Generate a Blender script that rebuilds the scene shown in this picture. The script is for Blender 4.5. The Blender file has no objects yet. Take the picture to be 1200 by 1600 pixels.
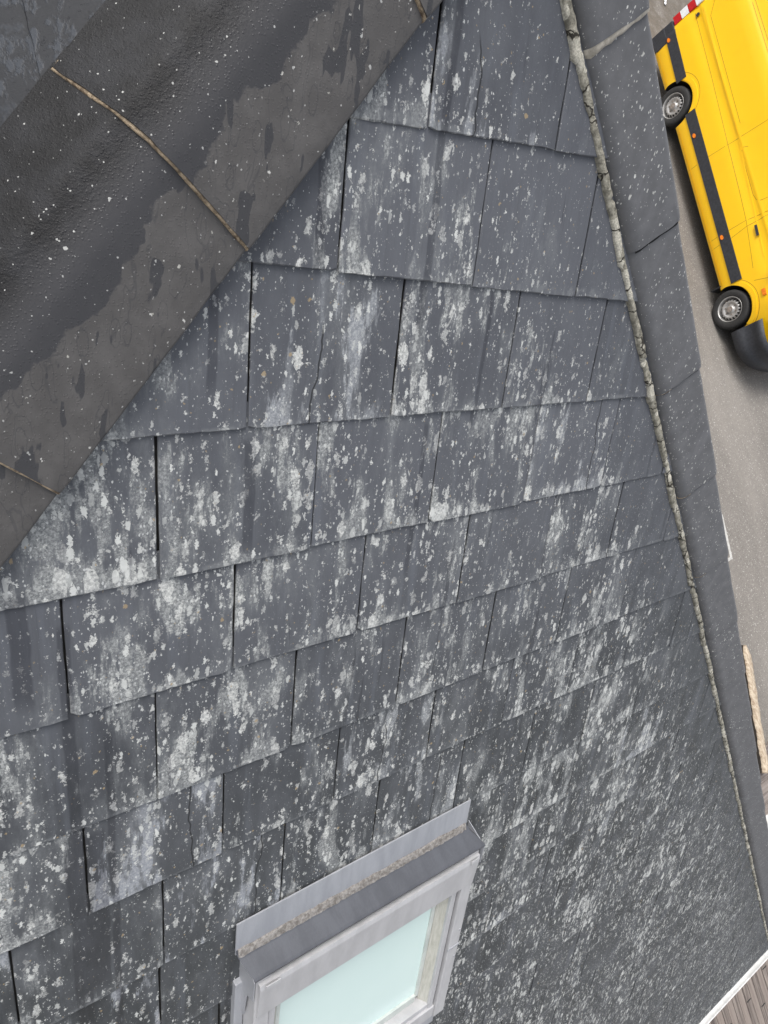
import bpy, bmesh, math, random
import numpy as np
from mathutils import Vector, Matrix, noise as mnoise
PI = math.pi
scn = bpy.context.scene
COL = scn.collection

# ------------------------------------------------------------------ frame of the place
PITCH = math.acos(.8066)                 # roof pitch, about 36 degrees
CP, SP = math.cos(PITCH), math.sin(PITCH)
S = 0.9                                  # metres per slope unit
CAMZ = 6.365
CAM = Vector((0, 0, CAMZ))
# ------------------------------------------------------------------ camera
M3 = np.array([[0.79541763, -0.14709354, 0.58794072],
               [-0.11447809, 0.91617209, 0.38408785],
               [0.59515171, 0.37281658, -0.71190044]])
h_, d_, n_ = M3
RW = np.array([-h_, d_*CP+n_*SP, -d_*SP+n_*CP])
cam_d = bpy.data.cameras.new('camera'); cam = bpy.data.objects.new('camera', cam_d); COL.objects.link(cam)
mm = Matrix.Identity(4)
for i in range(3):
    mm[i][0] = RW[i, 0]; mm[i][1] = -RW[i, 1]; mm[i][2] = -RW[i, 2]; mm[i][3] = CAM[i]
cam.matrix_world = mm
cam_d.sensor_fit = 'VERTICAL'; cam_d.sensor_height = 32.0; cam_d.sensor_width = 24.0
cam_d.lens = 1101.8/1600*32.0
cam_d.clip_start = .02; cam_d.clip_end = 2000
scn.camera = cam
# ------------------------------------------------------------------ light: bright overcast
SUN_EL, SUN_AZ = math.radians(56), math.radians(-58)      # azimuth measured from +X, counter-clockwise
w = bpy.data.worlds.new('World'); scn.world = w; w.use_nodes = True
nt = w.node_tree; nt.nodes.clear()
sky = nt.nodes.new('ShaderNodeTexSky'); sky.sky_type = 'NISHITA'; sky.sun_disc = False
sky.sun_elevation = SUN_EL; sky.sun_rotation = math.radians(90)-SUN_AZ
sky.air_density = 1.0; sky.dust_density = 4.0; sky.ozone_density = 1.0
hs = nt.nodes.new('ShaderNodeHueSaturation'); hs.inputs['Saturation'].default_value = .30   # grey cloud cover
bg = nt.nodes.new('ShaderNodeBackground'); bg.inputs['Strength'].default_value = .15
out = nt.nodes.new('ShaderNodeOutputWorld')
nt.links.new(sky.outputs[0], hs.inputs['Color']); nt.links.new(hs.outputs[0], bg.inputs['Color']); nt.links.new(bg.outputs[0], out.inputs[0])
sd = bpy.data.lights.new('sun', 'SUN'); sd.energy = 1.3; sd.angle = math.radians(32); sd.color = (1, .97, .93)
sun = bpy.data.objects.new('sun', sd); COL.objects.link(sun)
sdir = Vector((math.cos(SUN_EL)*math.cos(SUN_AZ), math.cos(SUN_EL)*math.sin(SUN_AZ), math.sin(SUN_EL)))
sun.rotation_euler = sdir.to_track_quat('Z', 'Y').to_euler(); sun.location = (0, 0, 30)
scn.view_settings.view_transform = 'Standard'; scn.view_settings.look = 'None'
scn.view_settings.exposure = 0.62; scn.view_settings.gamma = 1.0

# ------------------------------------------------------------------ materials
class NT:
    def __init__(s, name):
        s.m = bpy.data.materials.new(name); s.m.use_nodes = True; s.t = s.m.node_tree; s.t.nodes.clear()
        s.o = s.t.nodes.new('ShaderNodeOutputMaterial'); s.b = s.t.nodes.new('ShaderNodeBsdfPrincipled')
        s.t.links.new(s.b.outputs[0], s.o.inputs[0])
    def n(s, ty, **k):
        q = s.t.nodes.new(ty)
        for a, b in k.items(): setattr(q, a, b)
        return q
    def put(s, sock, v):
        if isinstance(v, bpy.types.NodeSocket): s.t.links.new(v, sock)
        elif v is not None: sock.default_value = v
    def math(s, op, a, b=None, c=None, clamp=False):
        q = s.n('ShaderNodeMath', operation=op, use_clamp=clamp)
        for i, v in enumerate((a, b, c)):
            if v is not None: s.put(q.inputs[i], v)
        return q.outputs[0]
    def ss(s, v, a, b, lo=0., hi=1.):
        q = s.n('ShaderNodeMapRange', interpolation_type='SMOOTHSTEP')
        s.put(q.inputs[0], v); s.put(q.inputs[1], a); s.put(q.inputs[2], b); q.inputs[3].default_value = lo; q.inputs[4].default_value = hi
        return q.outputs[0]
    def lin(s, v, a, b, lo=0., hi=1.):
        q = s.n('ShaderNodeMapRange'); s.put(q.inputs[0], v); s.put(q.inputs[1], a); s.put(q.inputs[2], b)
        s.put(q.inputs[3], lo); s.put(q.inputs[4], hi)
        return q.outputs[0]
    def mapv(s, v, scale=(1, 1, 1), loc=(0, 0, 0), rot=(0, 0, 0)):
        q = s.n('ShaderNodeMapping'); s.put(q.inputs[0], v); s.put(q.inputs[1], loc); q.inputs[2].default_value = rot; q.inputs[3].default_value = scale
        return q.outputs[0]
    def noise(s, v, sc, det=4, rough=.55, dist=0., out=0):
        q = s.n('ShaderNodeTexNoise'); s.put(q.inputs['Vector'], v); q.inputs['Scale'].default_value = sc
        q.inputs['Detail'].default_value = det; q.inputs['Roughness'].default_value = rough; q.inputs['Distortion'].default_value = dist
        return q.outputs[out]
    def vor(s, v, sc, feat='F1'):
        q = s.n('ShaderNodeTexVoronoi', feature=feat); s.put(q.inputs['Vector'], v); q.inputs['Scale'].default_value = sc
        return q
    def mix(s, f, a, b, mode='MIX'):
        q = s.n('ShaderNodeMix', data_type='RGBA', blend_type=mode)
        s.put(q.inputs[0], f); s.put(q.inputs[6], a if isinstance(a, bpy.types.NodeSocket) else (*a, 1)); s.put(q.inputs[7], b if isinstance(b, bpy.types.NodeSocket) else (*b, 1))
        return q.outputs[2]
    def vadd(s, a, b):
        q = s.n('ShaderNodeVectorMath', operation='ADD'); s.put(q.inputs[0], a); s.put(q.inputs[1], b); return q.outputs[0]
    def sep(s, v):
        q = s.n('ShaderNodeSeparateXYZ'); s.put(q.inputs[0], v); return q.outputs
    def comb(s, x, y, z):
        q = s.n('ShaderNodeCombineXYZ'); s.put(q.inputs[0], x); s.put(q.inputs[1], y); s.put(q.inputs[2], z); return q.outputs[0]
    def obj(s): return s.n('ShaderNodeTexCoord').outputs['Object']
    def attr(s, name, o='Color'):
        q = s.n('ShaderNodeAttribute', attribute_name=name); return q.outputs[o]
    def bump(s, hgt, st=.5, dist=.002, nrm=None):
        q = s.n('ShaderNodeBump'); s.put(q.inputs['Height'], hgt); q.inputs['Strength'].default_value = st; q.inputs['Distance'].default_value = dist
        if nrm is not None: s.put(q.inputs['Normal'], nrm)
        return q.outputs[0]
    def done(s, col=None, rough=None, nrm=None, **k):
        if col is not None: s.put(s.b.inputs['Base Color'], col if isinstance(col, bpy.types.NodeSocket) else (*col, 1))
        if rough is not None: s.put(s.b.inputs['Roughness'], rough)
        if nrm is not None: s.put(s.b.inputs['Normal'], nrm)
        for a, b in k.items(): s.put(s.b.inputs[a.replace('_', ' ')], b)
        return s.m

def spots(N, co, scale, thr, size, warp, gate=None, wm=1.5):
    """irregular lichen discs: random cells of a voronoi, radius random per cell"""
    v = N.vor(co, scale)
    c = N.sep(v.outputs['Color'])
    r = N.lin(c[0], thr, 1.0, 0., size)
    if gate is not None: r = N.math('MULTIPLY', r, gate)
    dd = N.math('ADD', v.outputs['Distance'], N.math('MULTIPLY', N.math('SUBTRACT', warp, .5), wm))
    e = N.math('SUBTRACT', r, dd)
    return N.ss(e, -.03, .05), c[1]

def mat_slate(name, wet=False):
    N = NT(name)
    co = N.mapv(N.obj(), (1/S, 1/S, 1/S))
    a = N.attr('slate'); r1, r2, dens = N.sep(a)
    x, y, z = N.sep(co)
    off = N.comb(N.math('MULTIPLY', r1, 37.), N.math('MULTIPLY', r2, 53.), 0.)
    sc = N.vadd(co, off)                              # every slate has its own pattern
    el = N.mapv(sc, (.50, 1.12, .5), (0, 0, 0), (0, 0, .06))
    grain = N.noise(N.mapv(sc, (5, 95, 1)), 1., 5, .6)
    grain2 = N.noise(N.mapv(sc, (2.2, 24, 1), (3, 1, 0)), 1., 4, .6)
    fine = N.noise(sc, 260, 3, .7)
    mott = N.noise(N.mapv(sc, (1, 1.6, 1)), 7, 5, .62)
    base = N.mix(r1, (.068, .072, .083), (.100, .105, .119))
    base = N.mix(N.ss(x, .3, 1.7), base, N.mix(r1, (.032, .0355, .037), (.050, .054, .057)))
    base = N.mix(N.ss(mott, .35, .75, 0, .5), base, (.125, .132, .146))
    base = N.mix(N.ss(grain2, .52, .72, 0, .30), base, (.150, .163, .188))
    base = N.mix(N.ss(grain, .5, .72, 0, .25), base, (.06, .064, .07))
    # lichen
    w1 = N.noise(sc, 75, 5, .75); w2 = N.noise(sc, 170, 4, .75); el2 = N.mapv(sc, (.42, 1.25, .5), (0, 0, 0), (0, 0, .04))
    clus = N.noise(N.mapv(sc, (.55, 1., 1)), 8.5, 3, .55)
    clus2 = N.noise(N.mapv(co, (.7, 1.3, 1), (7, 2, 0)), 1.6, 3, .5)
    # slates beside the right hip stay cleaner
    hd = N.math('SUBTRACT', 1.56, N.math('SUBTRACT', y, N.math('MULTIPLY', x, .8066)))
    near = N.ss(hd, .20, .62, .12, 1.)
    dn = N.math('MULTIPLY', dens, near)
    dn = N.math('MULTIPLY', dn, N.lin(clus2, .3, .7, .75, 1.25))
    g = N.math('MULTIPLY', N.lin(clus, .33, .63, .22, 1.15), dn)
    uv = N.sep(N.attr('edge'))                       # r: nearness to the lower edge, g: to the sides
    g = N.math('MULTIPLY', g, N.lin(x, 2.2, 4.6, 1., .55))
    g = N.math('ADD', g, N.math('MULTIPLY', N.math('MULTIPLY', N.ss(uv[0], .80, 1.0), dn), .35))
    blm = N.math('ADD', N.math('MULTIPLY', N.noise(el2, 14, 9, .72), .72), N.math('MULTIPLY', N.noise(N.mapv(sc, (.16, 1.7, 1)), 34, 5, .65), .28))
    far = N.ss(x, 1.5, 3.0)
    bla = N.noise(el2, 9, 4, .6)
    blt = N.math('ADD', N.math('SUBTRACT', .645, N.math('MULTIPLY', g, .165)), N.math('MULTIPLY', far, .10))
    bl = N.ss(N.math('SUBTRACT', blm, blt), -.01, .05)
    gran = N.noise(sc, 210, 4, .75)
    hz = N.ss(N.math('ADD', N.noise(el2, 7, 8, .7), N.math('MULTIPLY', g, .16)), .56, .74, 0., .5)
    base = N.mix(N.math('MULTIPLY', N.math('MULTIPLY', hz, N.math('SUBTRACT', 1., N.math('MULTIPLY', far, .7))), N.ss(gran, .3, .7, .4, 1.)), base, (.215, .225, .23))
    blc = N.mix(N.ss(gran, .35, .68), (.13, .138, .142), (.46, .47, .455))
    blc = N.mix(N.ss(r2, .75, 1., 0, .6), blc, (.33, .35, .40))
    col = N.mix(N.math('MULTIPLY', bl, N.math('MULTIPLY', N.ss(bla, .36, .62, .35, .9), N.math('SUBTRACT', 1., N.math('MULTIPLY', far, .75)))), base, blc)
    s1, k1 = spots(N, el, 44, .50, .66, w1, N.math('ADD', N.math('ADD', N.math('MULTIPLY', g, 1.), .02), N.math('MULTIPLY', far, .34)), 2.0)
    s2, k2 = spots(N, el, 95, .52, .66, w2, N.math('ADD', N.math('ADD', N.math('MULTIPLY', g, .9), N.math('MULTIPLY', dn, .06)), N.math('MULTIPLY', far, .34)), 2.0)
    s3, k3 = spots(N, N.mapv(sc, (.75, 1.2, 1), (9, 4, 0)), 190, .72, .60, w2, N.math('ADD', N.math('ADD', N.math('MULTIPLY', g, .6), .12), N.math('MULTIPLY', far, .35)))
    c1 = N.mix(N.ss(gran, .3, .7), (.27, .28, .275), (.74, .74, .705))
    col = N.mix(N.math('MULTIPLY', s1, N.lin(k1, 0., 1., .30, .95)), col, c1)
    col = N.mix(N.math('MULTIPLY', s2, N.lin(k2, 0., 1., .35, .95)), col, (.60, .61, .585))
    col = N.mix(N.math('MULTIPLY', s3, .8), col, (.56, .57, .56))
    # few ochre lichens
    s4, k4 = spots(N, N.mapv(sc, (1, 1.1, 1), (2, 8, 0)), 70, .985, .30, w1)
    col = N.mix(N.math('MULTIPLY', s4, .7), col, (.36, .27, .15))
    # weathered, flaking lower edge and the odd hairline crack
    fl = N.math('MULTIPLY', N.ss(uv[0], .965, .99), N.ss(N.noise(sc, 30, 4, .7), .45, .6))
    col = N.mix(N.math('MULTIPLY', fl, .45), col, (.20, .21, .215))
    ct = N.math('SUBTRACT', uv[2], N.math('ADD', N.math('MULTIPLY', r1, .6), .2))
    ct = N.math('ADD', ct, N.math('MULTIPLY', N.math('SUBTRACT', N.noise(N.mapv(sc, (4, .5, 1)), 1., 4, .6), .5), .30))
    ck = N.math('MULTIPLY', N.ss(N.math('ABSOLUTE', ct), .0085, .003), N.ss(r2, .80, .81))
    ck = N.math('MULTIPLY', ck, N.ss(N.math('ADD', uv[0], N.math('MULTIPLY', r1, .5)), .55, .65))
    col = N.mix(N.math('MULTIPLY', ck, .85), col, (.012, .012, .013))
    # rain-dark runs down the slope, continuous over the slates
    yw = N.math('ADD', y, N.math('MULTIPLY', N.math('SUBTRACT', N.noise(N.mapv(co, (5, .4, 1)), 1., 3), .5), .022))
    runs = N.noise(N.comb(N.math('MULTIPLY', x, 1.6), N.math('MULTIPLY', yw, 24.), 3.), 1., 3, .6)
    wm = N.ss(runs, .64, .68)
    for (yc, hw, xa, xb) in ((.845, .010, -.9, .22), (.215, .012, .62, 1.6), (.155, .016, .55, .78), (1.02, .007, .10, .40), (.62, .010, -.3, .1), (.275, .009, .85, 1.7), (.90, .008, .35, .72), (.238, .026, 1.06, 1.50), (.205, .014, 1.05, 1.9), (.45, .010, -.1, .3), (.52, .012, .35, .58)):
        dd = N.math('ABSOLUTE', N.math('SUBTRACT', yw, yc + 0.))
        q = N.ss(dd, hw, hw-.004)
        q = N.math('MULTIPLY', q, N.math('MULTIPLY', N.ss(x, xa, xa+.02), N.ss(x, xb, xb-.05)))
        wm = N.math('MAXIMUM', wm, q)
    wm = N.math('MULTIPLY', wm, .85)
    col = N.mix(N.math('MULTIPLY', wm, .80), col, N.mix(1., col, (.42, .42, .45), 'MULTIPLY'))
    rough = N.math('SUBTRACT', N.lin(fine, .3, .7, .50, .68), N.math('MULTIPLY', wm, .18))
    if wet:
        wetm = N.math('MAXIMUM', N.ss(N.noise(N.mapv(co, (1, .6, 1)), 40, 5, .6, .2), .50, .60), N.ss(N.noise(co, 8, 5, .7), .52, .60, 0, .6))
        col = N.mix(.9, base, (.010, .011, .0135))  # wet slate, lowered further in colour to keep the lit left slope dark
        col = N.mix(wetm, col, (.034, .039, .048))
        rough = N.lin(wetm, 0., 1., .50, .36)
    hb = N.math('ADD', N.math('MULTIPLY', grain, .45), N.math('MULTIPLY', mott, 1.6))
    hb = N.math('ADD', hb, N.math('MULTIPLY', N.math('MAXIMUM', s1, s2), .25))
    hb = N.math('ADD', hb, N.math('MULTIPLY', fine, .15))
    if wet: hb = N.math('ADD', hb, N.math('MULTIPLY', wetm, .35))
    nrm = N.bump(hb, .55, .0022)
    return N.done(col, rough, nrm, Specular_IOR_Level=.22 if wet else .45)

def mat_cap(name, wet):
    N = NT(name)
    ob = N.obj(); co = N.mapv(ob, (1/S, 1/S, 1/S))
    pr = N.sep(N.attr('prof'))          # r: 0..1 across the cap from the near edge over the crest, g random
    st = N.vadd(N.mapv(co, (.45, 1.15, 1.)), N.comb(N.math('MULTIPLY', pr[1], 11.), 0., 0.))
    fine = N.noise(co, 420, 3, .7); mid = N.noise(co, 26, 5, .6)
    if wet:
        base = N.mix(N.ss(mid, .35, .7), (.086, .081, .078), (.112, .106, .102))
    else:
        base = N.mix(N.ss(mid, .35, .7), (.108, .109, .114), (.135, .136, .142))
        base = N.mix(N.ss(N.noise(N.mapv(co, (3, 40, 1)), 1, 4, .6), .55, .7, 0, .25), base, (.18, .18, .195))
    w1 = N.noise(co, 120, 3, .7)
    big = N.noise(co, 5, 2, .5)
    gate = N.ss(big, .42, .62, .35, 1.15)
    rough = N.lin(fine, .3, .7, .50, .64)
    hb = N.math('MULTIPLY', fine, .25)
    col = base
    if wet:
        n1 = N.noise(st, 21, 3, .5, .3)
        blob = N.ss(n1, .60, .615)
        n2 = N.noise(N.vadd(st, (4., 7., 1.)), 26, 2, .5, .6)
        ring = N.math('MULTIPLY', N.ss(N.math('ABSOLUTE', N.math('SUBTRACT', n2, .58)), .014, .003), .45)
        v = N.vor(N.mapv(co, (.42, 1.1, 1)), 36)
        dv = N.vor(co, 260); drops = N.math('MULTIPLY', N.ss(dv.outputs['Distance'], .42, .20), N.ss(N.sep(dv.outputs['Color'])[0], .50, .55))
        ring2 = N.ss(N.math('ABSOLUTE', N.math('SUBTRACT', N.math('ADD', v.outputs['Distance'], N.math('MULTIPLY', w1, .25)), .42)), .035, .0)
        ring2 = N.math('MULTIPLY', ring2, N.ss(N.sep(v.outputs['Color'])[0], .35, .45))
        dark = N.math('MAXIMUM', blob, N.math('MAXIMUM', ring, N.math('MULTIPLY', ring2, .6)))
        # crest and far leg: wet, with their dimmer reflection painted in as well
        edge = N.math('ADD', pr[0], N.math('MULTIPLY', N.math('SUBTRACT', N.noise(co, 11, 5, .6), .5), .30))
        soak_shade = N.ss(edge, .385, .40)
        dark = N.math('MAXIMUM', dark, soak_shade)
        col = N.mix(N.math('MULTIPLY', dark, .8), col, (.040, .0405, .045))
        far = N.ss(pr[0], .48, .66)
        col = N.mix(N.math('MULTIPLY', far, .9), col, N.mix(N.ss(N.noise(co, 12, 5, .65), .4, .65), (.007, .007, .0075), (.020, .0205, .023)))  # far leg's shade put into the colour on top of the wetness
        rough = N.math('SUBTRACT', rough, N.math('MULTIPLY', dark, .12))
        hb = N.math('ADD', hb, N.math('MULTIPLY', N.noise(co, 190, 4, .7), N.lin(far, 0., 1., .2, 1.8)))
        hb = N.math('ADD', N.math('SUBTRACT', hb, N.math('MULTIPLY', dark, .25)), N.math('MULTIPLY', drops, .5))
        rough = N.math('SUBTRACT', rough, N.math('MULTIPLY', drops, .15))
        s1, k = spots(N, co, 60, .98, .28, w1, gate); s2, k2 = spots(N, co, 150, .982, .42, w1, gate)
        lic = N.mix(k, (.42, .41, .36), (.62, .61, .58))
        s1 = N.math('MULTIPLY', s1, N.ss(pr[0], .40, .36)); s2 = N.math('MULTIPLY', s2, .8)
    else:
        el = N.mapv(co, (.55, 1.2, 1))
        s1, k = spots(N, el, 95, .93, .32, w1, gate); s2, k2 = spots(N, el, 230, .85, .42, w1, gate)
        lic = N.mix(k, (.38, .38, .35), (.60, .60, .57))
    col = N.mix(s1, col, lic); col = N.mix(s2, col, (.48, .48, .46))
    nrm = N.bump(hb, .5, .0012)
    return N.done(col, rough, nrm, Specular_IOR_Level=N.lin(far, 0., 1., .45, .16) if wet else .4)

def mat_simple(name, c1, c2, sc=20, rough=.6, bumpd=.002, stretch=(1, 1, 1), fine=200, bs=.5, **k):
    N = NT(name); co = N.mapv(N.obj(), stretch)
    a = N.noise(co, sc, 6, .62); b = N.noise(co, fine, 3, .7)
    m = N.math('ADD', N.math('MULTIPLY', a, .7), N.math('MULTIPLY', b, .3))
    col = N.mix(N.ss(m, .35, .65), c1, c2)
    return N.done(col, N.lin(b, .3, .7, max(rough-.06, 0.02), min(rough+.06, 1)), N.bump(m, bs, bumpd), **k)

def mat_mortar(name):
    N = NT(name); co = N.obj()
    a = N.noise(co, 60, 6, .7); b = N.noise(co, 13, 3, .6); c = N.noise(co, 330, 3, .7)
    col = N.mix(N.ss(a, .35, .65), (.18, .17, .135), (.44, .415, .34))
    col = N.mix(N.ss(b, .53, .55), col, N.mix(N.ss(c, .4, .6), (.42, .40, .33), (.64, .61, .52)))
    col = N.mix(N.ss(N.noise(co, 90, 4, .6), .66, .72), col, (.045, .04, .03))
    v = N.vor(N.mapv(N.vadd(co, N.mapv(N.noise(co, 30, 3, .6, 0, 1), (.03, .03, .03))), (1, .8, 1)), 17, 'DISTANCE_TO_EDGE')
    col = N.mix(N.ss(v.outputs['Distance'], .035, .012), col, (.035, .03, .022))
    return N.done(col, .9, N.bump(N.math('ADD', a, N.math('MULTIPLY', c, .5)), 1., .006))

def mat_asphalt():
    N = NT('asphalt'); co = N.obj()
    v = N.vor(co, 75); c = N.sep(v.outputs['Color'])
    big = N.noise(N.mapv(co, (1, .35, 1)), .9, 5, .6); mid = N.noise(co, 7, 5, .65); f = N.noise(co, 60, 4, .7)
    col = N.mix(c[0], (.10, .09, .081), (.27, .247, .22))
    col = N.mix(.5, col, N.mix(f, (.09, .083, .074), (.25, .23, .207)))
    col = N.mix(N.ss(big, .35, .7, 0, .45), col, (.30, .275, .245))
    col = N.mix(N.ss(mid, .55, .75, 0, .5), col, (.15, .136, .120))
    col = N.mix(N.math('MULTIPLY', N.ss(c[1], .95, 1.), .7), col, (.55, .53, .5))
    # brown leaf mould and dirt behind the parked van
    x, y, z = N.sep(co)
    dm = N.math('MULTIPLY', N.ss(y, -7.9, -10.2), N.ss(N.noise(co, 1.8, 5, .65), .33, .56))
    col = N.mix(N.math('MULTIPLY', dm, .75), col, N.mix(N.noise(co, 9, 4, .6), (.05, .04, .028), (.16, .135, .105)))
    return N.done(col, .88, N.bump(N.math('ADD', f, N.math('MULTIPLY', v.outputs['Distance'], .6)), .6, .006))

def mat_wood(name, c1, c2, c3, ax=1, streak=26):
    N = NT(name); co = N.obj()
    r = N.sep(N.attr('slate'))
    off = N.comb(N.math('MULTIPLY', r[0], 21.), N.math('MULTIPLY', r[1], 17.), 0.)
    st = (streak, 1.3, 6) if ax == 1 else (1.3, streak, 6)
    q = N.mapv(N.vadd(co, off), st)
    g = N.noise(q, 1., 6, .65, .4); g2 = N.noise(q, 4., 4, .7)
    b = N.mix(r[2], c1, c2)
    col = N.mix(N.ss(g, .38, .66), b, c3); col = N.mix(N.ss(g2, .60, .72, 0, .6), col, (.03, .025, .022))
    kn = N.vor(N.mapv(N.vadd(co, off), (3., 1.2, 1) if ax == 1 else (1.2, 3, 1)), 2.2)
    col = N.mix(N.math('MULTIPLY', N.ss(kn.outputs['Distance'], .08, .03), .6), col, (.04, .03, .025))
    return N.done(col, .8, N.bump(g, .6, .004))

def mat_paint(name, c, rough=.3, coat=.6, spec=.5):
    N = NT(name); co = N.obj()
    a = N.noise(co, 3.5, 5, .6); f = N.noise(co, 60, 3, .7)
    z = N.sep(co)[2]
    dirt = N.math('ADD', N.math('MULTIPLY', N.ss(a, .45, .75), .10), N.math('MULTIPLY', N.ss(N.math('ADD', z, N.math('MULTIPLY', a, .5)), .95, .45), .28))
    col = N.mix(dirt, c, (c[0]*.55, c[1]*.5, c[2]*.5+.01))
    return N.done(col, N.lin(f, .3, .7, rough-.04, rough+.05), N.bump(N.noise(co, 2.2, 2, .5), .15, .004), Coat_Weight=coat, Coat_Roughness=.06, Specular_IOR_Level=spec)

M = {}
M['slate'] = mat_slate('weathered_slate'); M['slate_wet'] = mat_slate('wet_slate', True)
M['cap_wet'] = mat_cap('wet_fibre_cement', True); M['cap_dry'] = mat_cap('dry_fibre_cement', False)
M['felt'] = mat_simple('roofing_felt', (.012, .012, .012), (.03, .028, .025), 40, .9)
M['mortar'] = mat_mortar('lichened_mortar')
M['jmortar'] = mat_simple('joint_mortar_gap', (.10, .07, .045), (.52, .41, .28), 50, .9, .003)
M['jmortar_pale'] = mat_simple('pale_joint_mortar', (.30, .275, .23), (.52, .48, .41), 70, .9, .003)
M['zinc'] = mat_simple('flashing_metal', (.31, .32, .345), (.39, .40, .425), 6, .48, .0006, (1, 5, 1), Metallic=.15)
M['zinc_dark'] = mat_simple('flashing_kick_metal', (.075, .079, .090), (.100, .105, .119), 8, .38, .0006, (1, 3, 1), Metallic=.2)
M['alu'] = mat_simple('window_cladding', (.40, .40, .41), (.48, .48, .49), 9, .42, .0005, (1, 3, 1), Metallic=.1)
M['alu_dark'] = mat_simple('rubber_gasket', (.03, .03, .033), (.06, .06, .065), 30, .6)
M['plastic_pale'] = mat_simple('sash_frame_paint', (.42, .46, .44), (.55, .58, .55), 14, .4, .0006)
M['sashwood'] = mat_simple('varnished_sash_timber', (.36, .355, .31), (.50, .495, .45), 20, .45, .001, (1, 12, 4))
M['moss'] = mat_simple('silt_and_moss', (.13, .118, .105), (.30, .285, .27), 110, .95, .006, fine=260, bs=.9)
N = NT('sky_toned_glazing'); q = N.noise(N.obj(), 5, 3, .5)
M['glass'] = N.done(N.mix(q, (.60, .76, .73), (.66, .81, .78)), .25, None, Coat_Weight=.4, Coat_Roughness=.03)  # pale mint base paints in the sky reflected by the pane
M['white'] = mat_simple('white_gutter_paint', (.56, .56, .55), (.68, .68, .67), 12, .4, .001)
M['render'] = mat_simple('pale_render', (.55, .53, .48), (.66, .64, .60), 12, .9, .004)
M['asphalt'] = mat_asphalt()
M['gravel'] = mat_simple('packed_grit', (.16, .145, .125), (.34, .31, .27), 26, .95, .01)
M['deck'] = mat_wood('grey_decking', (.075, .060, .054), (.19, .155, .135), (.24, .205, .18))
M['deckx'] = mat_wood('grey_decking_crosswise', (.125, .100, .090), (.20, .168, .150), (.245, .215, .195), 0)
M['sleeper'] = mat_simple('peeling_timber', (.26, .19, .13), (.56, .48, .37), 14, .9, .006, (4, 1, 1), 60, .7)
M['sleeper_shadow'] = mat_simple('shadow_timber_side', (.012, .010, .008), (.05, .04, .03), 16, .9, .01)  # near-black tone paints the sleeper's shadow side
M['yellow'] = mat_paint('yellow_car_paint', (.96, .56, .003), .34, .35)
M['seam'] = mat_simple('panel_gap', (.26, .13, .004), (.34, .18, .006), 30, .6)
M['plastic'] = mat_simple('black_bumper_plastic', (.018, .0195, .024), (.036, .039, .047), 30, .5, .0008)
M['well'] = mat_simple('wheel_well', (.006, .006, .006), (.012, .012, .012), 10, .9)
M['rubber'] = mat_simple('tyre_rubber', (.014, .014, .014), (.030, .029, .028), 30, .75, .002)
M['rim'] = mat_simple('steel_rim', (.33, .32, .31), (.50, .49, .47), 16, .4, .001, Metallic=.5)
M['hub'] = mat_simple('rusty_hub', (.20, .16, .13), (.34, .30, .27), 30, .6, .002, Metallic=.3)
M['orange'] = mat_simple('orange_lens', (.75, .16, .01), (.95, .28, .02), 30, .25)
M['red'] = mat_simple('red_reflective', (.42, .008, .012), (.55, .012, .018), 20, .35)
M['wstripe'] = mat_simple('white_reflective', (.72, .73, .75), (.85, .86, .88), 20, .35)
M['darkglass'] = mat_simple('tinted_glass', (.015, .02, .022), (.03, .035, .04), 6, .08, .0001, Coat_Weight=1.)
M['lamp'] = mat_simple('headlamp_glass', (.35, .42, .45), (.60, .66, .70), 14, .1, .001, Coat_Weight=1.)
M['roadpaint'] = mat_simple('worn_road_paint', (.36, .35, .33), (.55, .54, .51), 22, .8, .001)
M['leaf'] = mat_simple('amber_leaf', (.30, .11, .012), (.72, .33, .03), 50, .6, .004)

# ------------------------------------------------------------------ builders
def link(name, me, mat=None, parent=None, mw=None):
    o = bpy.data.objects.new(name, me); COL.objects.link(o)
    if mat is not None:
        for m in (mat if isinstance(mat, (list, tuple)) else [mat]): me.materials.append(M[m])
    if parent is not None: o.parent = parent
    if mw is not None:
        o['_mw'] = 0; del o['_mw']
        TODO.append((o, mw))
    return o
TODO = []
def mesh(name, V, F, smooth=False, mi=None):
    me = bpy.data.meshes.new(name); me.from_pydata([tuple(v) for v in V], [], F); me.update()
    if smooth: me.polygons.foreach_set('use_smooth', [True]*len(F))
    if mi: me.polygons.foreach_set('material_index', mi)
    return me
def thing(name, label, cat, loc=(0, 0, 0), group=None, rotz=0):
    o = bpy.data.objects.new(name, None); COL.objects.link(o); o.location = loc; o.rotation_euler = (0, 0, rotz)
    o.empty_display_size = .2
    o['label'] = label; o['category'] = cat
    if group: o['group'] = group
    return o
def tag(o, label, cat):
    o['label'] = label; o['category'] = cat; return o
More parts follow.
